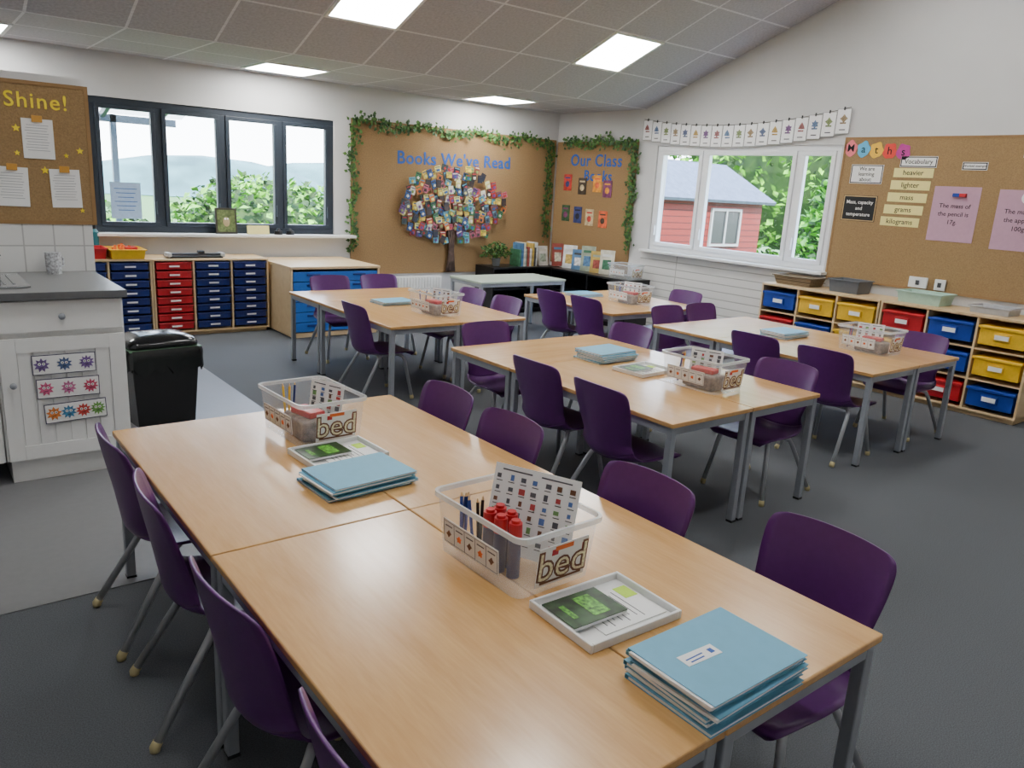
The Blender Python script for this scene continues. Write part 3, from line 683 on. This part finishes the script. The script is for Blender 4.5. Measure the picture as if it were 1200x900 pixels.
# trays with books
def wtray(x,y,r,z=.609):
    bm=bmesh.new();w,d,h=.29,.225,.022
    bb(bm,(0,0,.002),(w-.01,d-.01,.004));
    for sx in (-1,1): bb(bm,(sx*(w/2-.004),0,h/2),(.008,d,h))
    for sy in (-1,1): bb(bm,(0,sy*(d/2-.004),h/2),(w-.016,.008,h))
    T(new("white_tray",bm,whitep,None,(x,y,z),(0,0,r),bevel=.003),"shallow white plastic tray holding a book and paper","tray","white trays on the tables")
    bm=bmesh.new();bb(bm,(0,0,.004),(.12,.165,.008),1);bb(bm,(0,0,.0085),(.121,.166,.002),0);bb(bm,(0,.02,.0098),(.085,.05,.0006),2);bb(bm,(0,-.05,.0098),(.06,.015,.0006),2)
    T(new("reading_book",bm,[M("green_cover",(34,66,30),.35,var=.8,scale=30),paper,M("green_bright",(90,160,50),.4,var=.8,scale=90)],None,(x-.05,y+.02,z+.0135),(0,0,r-pi/2)),"thin reading book with dark green cover in tray","book","green books in the white trays")
    bm=bmesh.new();bb(bm,(0,0,.0015),(.15,.2,.003),0);bb(bm,(-.045,.075,.0035),(.05,.04,.001),1)
    for k in range(8): bb(bm,(.0,.04-.016*k,.0035),(.12-.02*(k%3),.002,.0006),2)
    T(new("worksheet",bm,[paper,M("lime_sticker",(190,230,60),.6),M("ink_grey")],None,(x+.03,y-.005,z+.0045),(0,0,r-pi/2)),"printed white worksheet with lime corner in tray","paper","worksheets in the white trays")
wtray(1.24,1.15,-.03);wtray(1.17,2.46,.05);wtray(3.29,2.93,.05);
# folders
def stack(x,y,n,r,th=.011,lab=False,g="blue folders stacked on the tables"):
    for i in range(n):
        bm=bmesh.new();w,d=.305,.225
        bb(bm,(0,0,th-.0008),(w,d,.0016),0);bb(bm,(0,0,.0008),(w,d,.0016),0);bb(bm,(0,d/2-.001,th/2),(w,.002,th-.004),0);bb(bm,(-.009 if i%2 else -.002,-.004,th/2),(w-.006,d-.012,th-.004),1)
        o=new("exercise_folder",bm,[folder,paper],None,(x+random.uniform(-.012,.012),y+random.uniform(-.012,.012),.609+i*(th+.0008)),(0,0,r+random.uniform(-.05,.05)))
        if lab and i==n-1:
            k=box("name_label",(-.045,.01,th+.0005),(.1,.035,.001),paper,o,rot=(0,0,-.05))
            bm=bmesh.new();bb(bm,(-.06,.014,th+.0014),(.05,.003,.0006));bb(bm,(-.06,.004,th+.0014),(.04,.003,.0006));bb(bm,(-.012,.01,th+.0014),(.012,.014,.0006));new("label_print",bm,blueink,o)
        T(o,"light blue A4 folder with white paper inside","folder",g)
stack(1.25,.835,6,-.02,.0105,True);stack(1.115,2.2,5,.05,.008);stack(3.32,3.27,6,.05,.009);stack(5.25,3.3,4,0,.010);stack(3.15,5.6,3,0,.009);stack(5.2,5.5,3,0,.009)

# ---------- kitchen unit
def cabinet(x0,x1,label,details):
    e=empty("kitchen_cabinet",((x0+x1)/2,4.62,0));W=x1-x0;bm=bmesh.new()
    bb(bm,(0,.02,.526),(W,.56,.804));new("body",bm,whitep,e,bevel=.002)
    bm=bmesh.new();bb(bm,(-.03 if details else 0,.02,.061),(W-.1,.52,.122));new("plinth",bm,whitep,e)
    yf=-.275
    bm=bmesh.new();bb(bm,(0,yf,.85),(W-.02,.02,.155));d=new("drawer",bm,whitep,e,bevel=.004)
    bm=bmesh.new();tube(bm,[(0,yf-.01,.85),(0,yf-.025,.85)],.006);sph(bm,(0,yf-.034,.85),.016,0,14);new("knob",bm,steel,d,smooth=True)
    bm=bmesh.new();zc,zh=.438,.615;w=W-.02;st=.07
    bb(bm,(0,yf+.006,zc),(w-.02,.006,zh-.02))
    for sx in (-1,1): bb(bm,(sx*(w/2-st/2),yf-.002,zc),(st,.02,zh))
    for sz in (-1,1): bb(bm,(0,yf-.002,zc+sz*(zh/2-st/2)),(w-2*st-.001,.02,st))
    for k in range(6): bb(bm,(-w/2+st+(w-2*st)*(k+.5)/6,yf-.001,zc),((w-2*st)/6-.008,.012,zh-2*st-.002))
    dr=new("door",bm,whitep,e)
    bm=bmesh.new();tube(bm,[(-w/2+.045,yf-.01,.52),(-w/2+.045,yf-.025,.52)],.006);sph(bm,(-w/2+.045,yf-.034,.52),.016,0,14);new("knob",bm,steel,dr,smooth=True)
    T(e,label,"cabinet");return e
cabinet(.295,.865,"white kitchen cabinet with drawer and splat labels on door",True)
cabinet(-.31,.29,"white kitchen cabinet with drawer beside the sink",False)
bm=bmesh.new();bb(bm,(.1,4.725,.952),(1.56,.81,.036));bb(bm,(.1,4.314,.952),(1.56,.012,.038),1)
wt=new("worktop",bm,[greylam,M("worktop_edge",(96,98,100),.4)],bevel=.003);T(wt,"grey laminate worktop over white cabinets","worktop")
e=empty("kitchen_sink",(.12,4.75,.971));bm=bmesh.new()
for cc_,ss in (((0,.25,.006),(.72,.04,.01)),((0,-.25,.006),(.72,.04,.01)),((-.34,0,.006),(.04,.46,.01)),((.19,0,.006),(.34,.46,.008))): bb(bm,cc_,ss)
for k in range(6): bb(bm,(.1+.04*k,0,.012),(.012,.36,.004))
new("drainer",bm,M("stainless",(190,192,194),.2,metal=.9),e,bevel=.002)
bm=bmesh.new();bb(bm,(-.15,0,.004),(.33,.46,.006));new("basin",bm,M("dark_steel",(110,112,114),.25,metal=.9),e)
bm=bmesh.new();cyl(bm,(.265,.255,.045),.014,.012,.09,16);cyl(bm,(.265,.255,.096),.022,.018,.014,16);tube(bm,[(.265,.255,.07),(.255,.2,.085),(.25,.15,.075),(.25,.14,.055)],.008,8);bb(bm,(.265,.255,.108),(.05,.01,.008));new("tap",bm,M("chrome_tap",(150,152,156),.15,metal=.9),e,smooth=False)
T(e,"stainless steel sink with drainer and chrome tap","sink")
bm=bmesh.new();cyl(bm,(0,0,.06),.038,.042,.12,24);tube(bm,[(.04,0,.1),(.065,0,.085),(.065,0,.045),(.04,0,.03)],.006,8)
T(new("mug",bm,M("patterned_mug",(190,192,196),.3,var=.5,scale=90),None,(.66,5.04,.971),(0,0,.6)),"grey patterned mug standing on the worktop","mug")
sets=[[(110,86,140),(80,100,140),(120,90,150)],[(200,90,130),(190,110,150),(190,70,100)],[(220,130,60),(70,130,170),(200,70,60),(110,160,80)]]
for i,(z,x,tl_) in enumerate(((.61,.575,0),(.487,.585,.01),(.36,.61,-.03))):
    bm=bmesh.new();bb(bm,(0,0,.0015),(.28,.1,.003),1);bb(bm,(0,0,.002),(.272,.092,.0034),0);o=new("laminated_label",bm,[paper,M("label_border",(60,60,90),.5)],None,(x,4.330,z),(pi/2,tl_,0))
    bm=bmesh.new();mats=[];n=len(sets[i])
    for k,c in enumerate(sets[i]):
        x0=-.11+.22*k/(n-1);star(bm,x0*.9,0,.036,.005,k,9+k,.62);mats.append(M("blob_%d_%d"%(i,k),c,.7,var=.3,scale=100))
        for dx in (-.009,.009): cyl(bm,(x0*.9+dx,.006,.0065),.007,.007,.001,10,n);cyl(bm,(x0*.9+dx,.006,.0075),.003,.003,.001,8,n+1)
        bb(bm,(x0*.9,-.012,.0065),(.016,.003,.001),n+1)
    new("splat_drawings",bm,mats+[paper,blk],o);T(o,"laminated white label with colourful splats on cabinet door","label","laminated labels on the cabinet door")
# bin
e=empty("waste_bin",(1.20,5.16,.005),(0,0,.1));bm=bmesh.new()
def ringb(w,d,z): return [bm.verts.new((sx*w/2,sy*d/2,z)) for sx,sy in ((-1,-1),(1,-1),(1,1),(-1,1))]
a=ringb(.35,.29,0);b=ringb(.41,.35,.46);c=ringb(.43,.37,.46);d=ringb(.43,.37,.49)
bm.faces.new(a[::-1])
for p,q in ((a,b),(b,c),(c,d)):
    for k in range(4): bm.faces.new((p[k],p[(k+1)%4],q[(k+1)%4],q[k]))
bm.faces.new(d);new("bin_body",bm,M("glossy_black",(18,19,21),.16),e,bevel=.015)
bm=bmesh.new()
def rr_ring(hx,hy,r,z):
    out=[]
    for sx,sy,a0 in ((1,1,0),(-1,1,pi/2),(-1,-1,pi),(1,-1,3*pi/2)):
        for k in range(6): 
            a=a0+k*pi/10;out.append(bm.verts.new((sx*(hx-r)+r*cos(a),sy*(hy-r)+r*sin(a),z)))
    return out
rs=[rr_ring(.21,.18,.05,.503),rr_ring(.212,.182,.055,.525),rr_ring(.195,.165,.06,.55),rr_ring(.15,.12,.06,.568),rr_ring(.08,.06,.04,.576)]
for p,q in zip(rs,rs[1:]):
    for k in range(24): bm.faces.new((p[k],p[(k+1)%24],q[(k+1)%24],q[k]))
bm.faces.new(rs[-1]);bm.faces.new(rs[0][::-1]);new("bin_lid",bm,M("glossy_black"),e,smooth=True)
bm=bmesh.new()
P=[]
for k in range(60):
    a_=2*pi*k/60;sx=cos(a_);sy=sin(a_);m_=max(abs(sx),abs(sy));P.append((sx/m_*.222,sy/m_*.192))
def wr(k,am): return 1+am*sin(k*2.3)+am*.6*sin(k*4.1+1)
rs=[[bm.verts.new((x*s*wr(k,am),y*s*wr(k,am),z+dz*sin(k*1.7)+dz*.6*sin(k*.9))) for k,(x,y) in enumerate(P)] for s,z,am,dz in ((.985,.5,0,0),(1.03,.47,.008,.002),(1.02,.42,.014,.008),(1.03,.36,.018,.026))]
for p,q in zip(rs,rs[1:]):
    for k in range(60): bm.faces.new((p[k],p[(k+1)%60],q[(k+1)%60],q[k]))
new("bin_liner",bm,M("black_liner",(26,29,28),.2),e,smooth=True)
bm=bmesh.new();bb(bm,(0,0,.497),(.434,.374,.008));new("liner_fold",bm,M("green_liner",(96,130,100),.5),e)
for sx in (-1,1): box("handle",(sx*.235,0,.46),(.03,.12,.02),black,e,bevel=.005)
T(e,"black plastic waste bin with lid and overhanging liner","bin")

# ---------- outdoors
grass=M("grass",(74,112,40),.9,var=.4,scale=6)
bm=bmesh.new();bb(bm,(20,40,-.85),(160,160,.1));g=new("grass_ground",bm,grass);T(g,"green lawn outside the windows","grass",kind="stuff")
def foliage(name,c,s,n,seed,label,col=(96,150,50),leaf=.16):
    random.seed(seed);bm=bmesh.new()
    for i in range(n):
        while True:
            p=Vector((random.uniform(-1,1),random.uniform(-1,1),random.uniform(-1,1)))
            if .65<p.length<1: break
        P=Vector((p.x*s[0],p.y*s[1],p.z*s[2]));an=random.uniform(0,6.3);l=leaf*random.uniform(.6,1.3)
        R=Euler((random.uniform(-1,1),random.uniform(-1,1),an)).to_matrix()
        q4=[P+R@Vector(q) for q in ((0,0,0),(l*.5,l*.35,.02),(l,0,0),(l*.5,-l*.35,.02))]
        if min(v.z for v in q4)+c[2]<-.795: continue
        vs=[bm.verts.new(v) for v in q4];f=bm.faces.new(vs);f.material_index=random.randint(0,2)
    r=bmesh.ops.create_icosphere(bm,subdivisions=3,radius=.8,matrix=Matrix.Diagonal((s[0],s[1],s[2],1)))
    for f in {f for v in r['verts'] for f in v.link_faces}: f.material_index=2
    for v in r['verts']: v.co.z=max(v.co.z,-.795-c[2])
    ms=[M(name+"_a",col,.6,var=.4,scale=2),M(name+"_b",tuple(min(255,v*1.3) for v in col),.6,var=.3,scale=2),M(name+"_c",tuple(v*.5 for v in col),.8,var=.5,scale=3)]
    o=new(name,bm,ms,None,c);T(o,label,"bush" if name!="tree" else "tree",kind=None);return o
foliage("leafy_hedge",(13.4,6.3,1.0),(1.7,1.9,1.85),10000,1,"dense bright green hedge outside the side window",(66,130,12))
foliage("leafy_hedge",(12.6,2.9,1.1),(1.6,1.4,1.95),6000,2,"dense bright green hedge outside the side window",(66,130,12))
foliage("tree",(22,13.5,3.2),(3.4,5.5,3.9),9000,3,"leafy green tree behind the red shed",(84,140,24),.25)
foliage("leafy_shrub",(1.5,15.5,.2),(2.2,1.2,.95),5000,4,"green shrub outside the back window",(84,136,34))
foliage("leafy_shrub",(5.6,15.0,.4),(1.9,1.3,1.15),5000,5,"green shrub outside the back window",(84,136,34))
foliage("leafy_shrub",(9.1,15.5,.6),(1.5,1.3,1.4),4000,6,"green shrub outside the back window",(84,136,34))
random.seed(11)
bm=bmesh.new()
for i in range(14):
    sph(bm,(-30+i*9,85+random.uniform(-5,5),-6),random.uniform(9.5,12.5),0,20,(1.6,.8,.75))
for v in bm.verts: v.co.z=max(v.co.z,-.795)
T(new("wooded_hills",bm,M("hill_green",(78,112,108),.9,var=.4,scale=.3),None,smooth=True),"hazy green wooded hills beyond the garden","hills",kind="stuff")
# shed
e=empty("garden_shed",(12.3,11.2,-.8),(0,0,pi/2));red=tilemat("red_boards",(126,34,22),(60,16,12),8,.12,.008,.7,bump=.8,speck=.08,axes="YZ")
bm=bmesh.new();bb(bm,(0,0,1.2),(2.4,4.2,2.4));new("shed_walls",bm,red,e)
bm=bmesh.new()
for sx in (-1,1): bb(bm,(0,0,0),(1.6,4.6,.06),0,Matrix.Translation((sx*.68,0,2.74))@Matrix.Rotation(sx*radians(28),4,'Y'))
new("shed_roof",bm,M("felt_roof",(84,92,108),.8,var=.2,scale=8),e)
bm=bmesh.new();poly(bm,[(-1.2,2.38),(1.2,2.38),(0,3.0)],-2.09,2.09);o=new("gable",bm,red,e,rot=(pi/2,0,0))
bm=bmesh.new();y=-.9
for cc_,ss in (((-1.22,y,2.2),(.05,.96,.05)),((-1.22,y,1.5),(.05,.96,.05)),((-1.22,y-.455,1.85),(.05,.05,.65)),((-1.22,y+.455,1.85),(.05,.05,.65)),((-1.22,y,1.85),(.05,.04,.65))): bb(bm,cc_,ss)
new("shed_window_frame",bm,M("shed_frame",(160,160,160),.5),e)
box("shed_window_glass",(-1.21,y,1.85),(.02,.9,.62),M("dark_glass",(16,20,24),.3),e)
T(e,"red wooden shed with grey roof and white window","shed")
# canopy outside back window
e=empty("garden_canopy",(1.9,8.6,-.8));bm=bmesh.new()
for x in (-1.6,.35): bb(bm,(x,2.6,1.5),(.07,.07,3.0))
bb(bm,(-.4,2.6,2.95),(3.0,.07,.09));an=atan2(.6,2.6)
for k in range(5): bb(bm,(0,0,0),(.05,2.7,.07),0,Matrix.Translation((-1.75+.66*k,1.3,3.28))@Matrix.Rotation(-an,4,'X'))
new("canopy_frame",bm,M("canopy_metal",(80,88,98),.4,metal=.2),e)
bm=bmesh.new();bb(bm,(0,0,0),(3.2,2.8,.01),0,Matrix.Translation((-.4,1.3,3.33))@Matrix.Rotation(-an,4,'X'));new("canopy_roof",bm,clearmat("polycarb",(200,210,216),.35,.3),e)
T(e,"metal framed clear canopy outside the back window","canopy")

# ---------- light and camera
w=bpy.data.worlds.new("world");scene.world=w;w.use_nodes=True;nt=w.node_tree;bg=nt.nodes["Background"]
tc=nt.nodes.new("ShaderNodeTexCoord");sx=nt.nodes.new("ShaderNodeSeparateXYZ");r=nt.nodes.new("ShaderNodeValToRGB")
nt.links.new(tc.outputs["Generated"],sx.inputs[0]);nt.links.new(sx.outputs["Z"],r.inputs["Fac"]);nt.links.new(r.outputs["Color"],bg.inputs["Color"])
r.color_ramp.elements[0].position=0;r.color_ramp.elements[0].color=(.88,.94,1,1);r.color_ramp.elements[1].position=.6;r.color_ramp.elements[1].color=(.42,.62,1,1)
bg.inputs["Strength"].default_value=14
s=bpy.data.lights.new("sun",'SUN');s.energy=16;s.angle=.02;s.color=(1,.95,.86)
so=bpy.data.objects.new("sun",s);COL.objects.link(so);so.rotation_euler=Vector((.35,.65,-.75)).to_track_quat('-Z','Y').to_euler()
cam=bpy.data.cameras.new("camera");co=bpy.data.objects.new("camera",cam);COL.objects.link(co)
p,rl,yw=.2480,.0582,.6717
F=Vector((sin(yw)*cos(p),cos(yw)*cos(p),-sin(p)));R0=Vector((cos(yw),-sin(yw),0));U0=R0.cross(F)
R=cos(rl)*R0+sin(rl)*U0;U=-sin(rl)*R0+cos(rl)*U0
mt=Matrix((R,U,-F)).transposed().to_4x4();mt.translation=(0,0,1.5868);co.matrix_world=mt
cam.sensor_width=36;cam.lens=906.1*36/1200;cam.clip_end=500
scene.camera=co
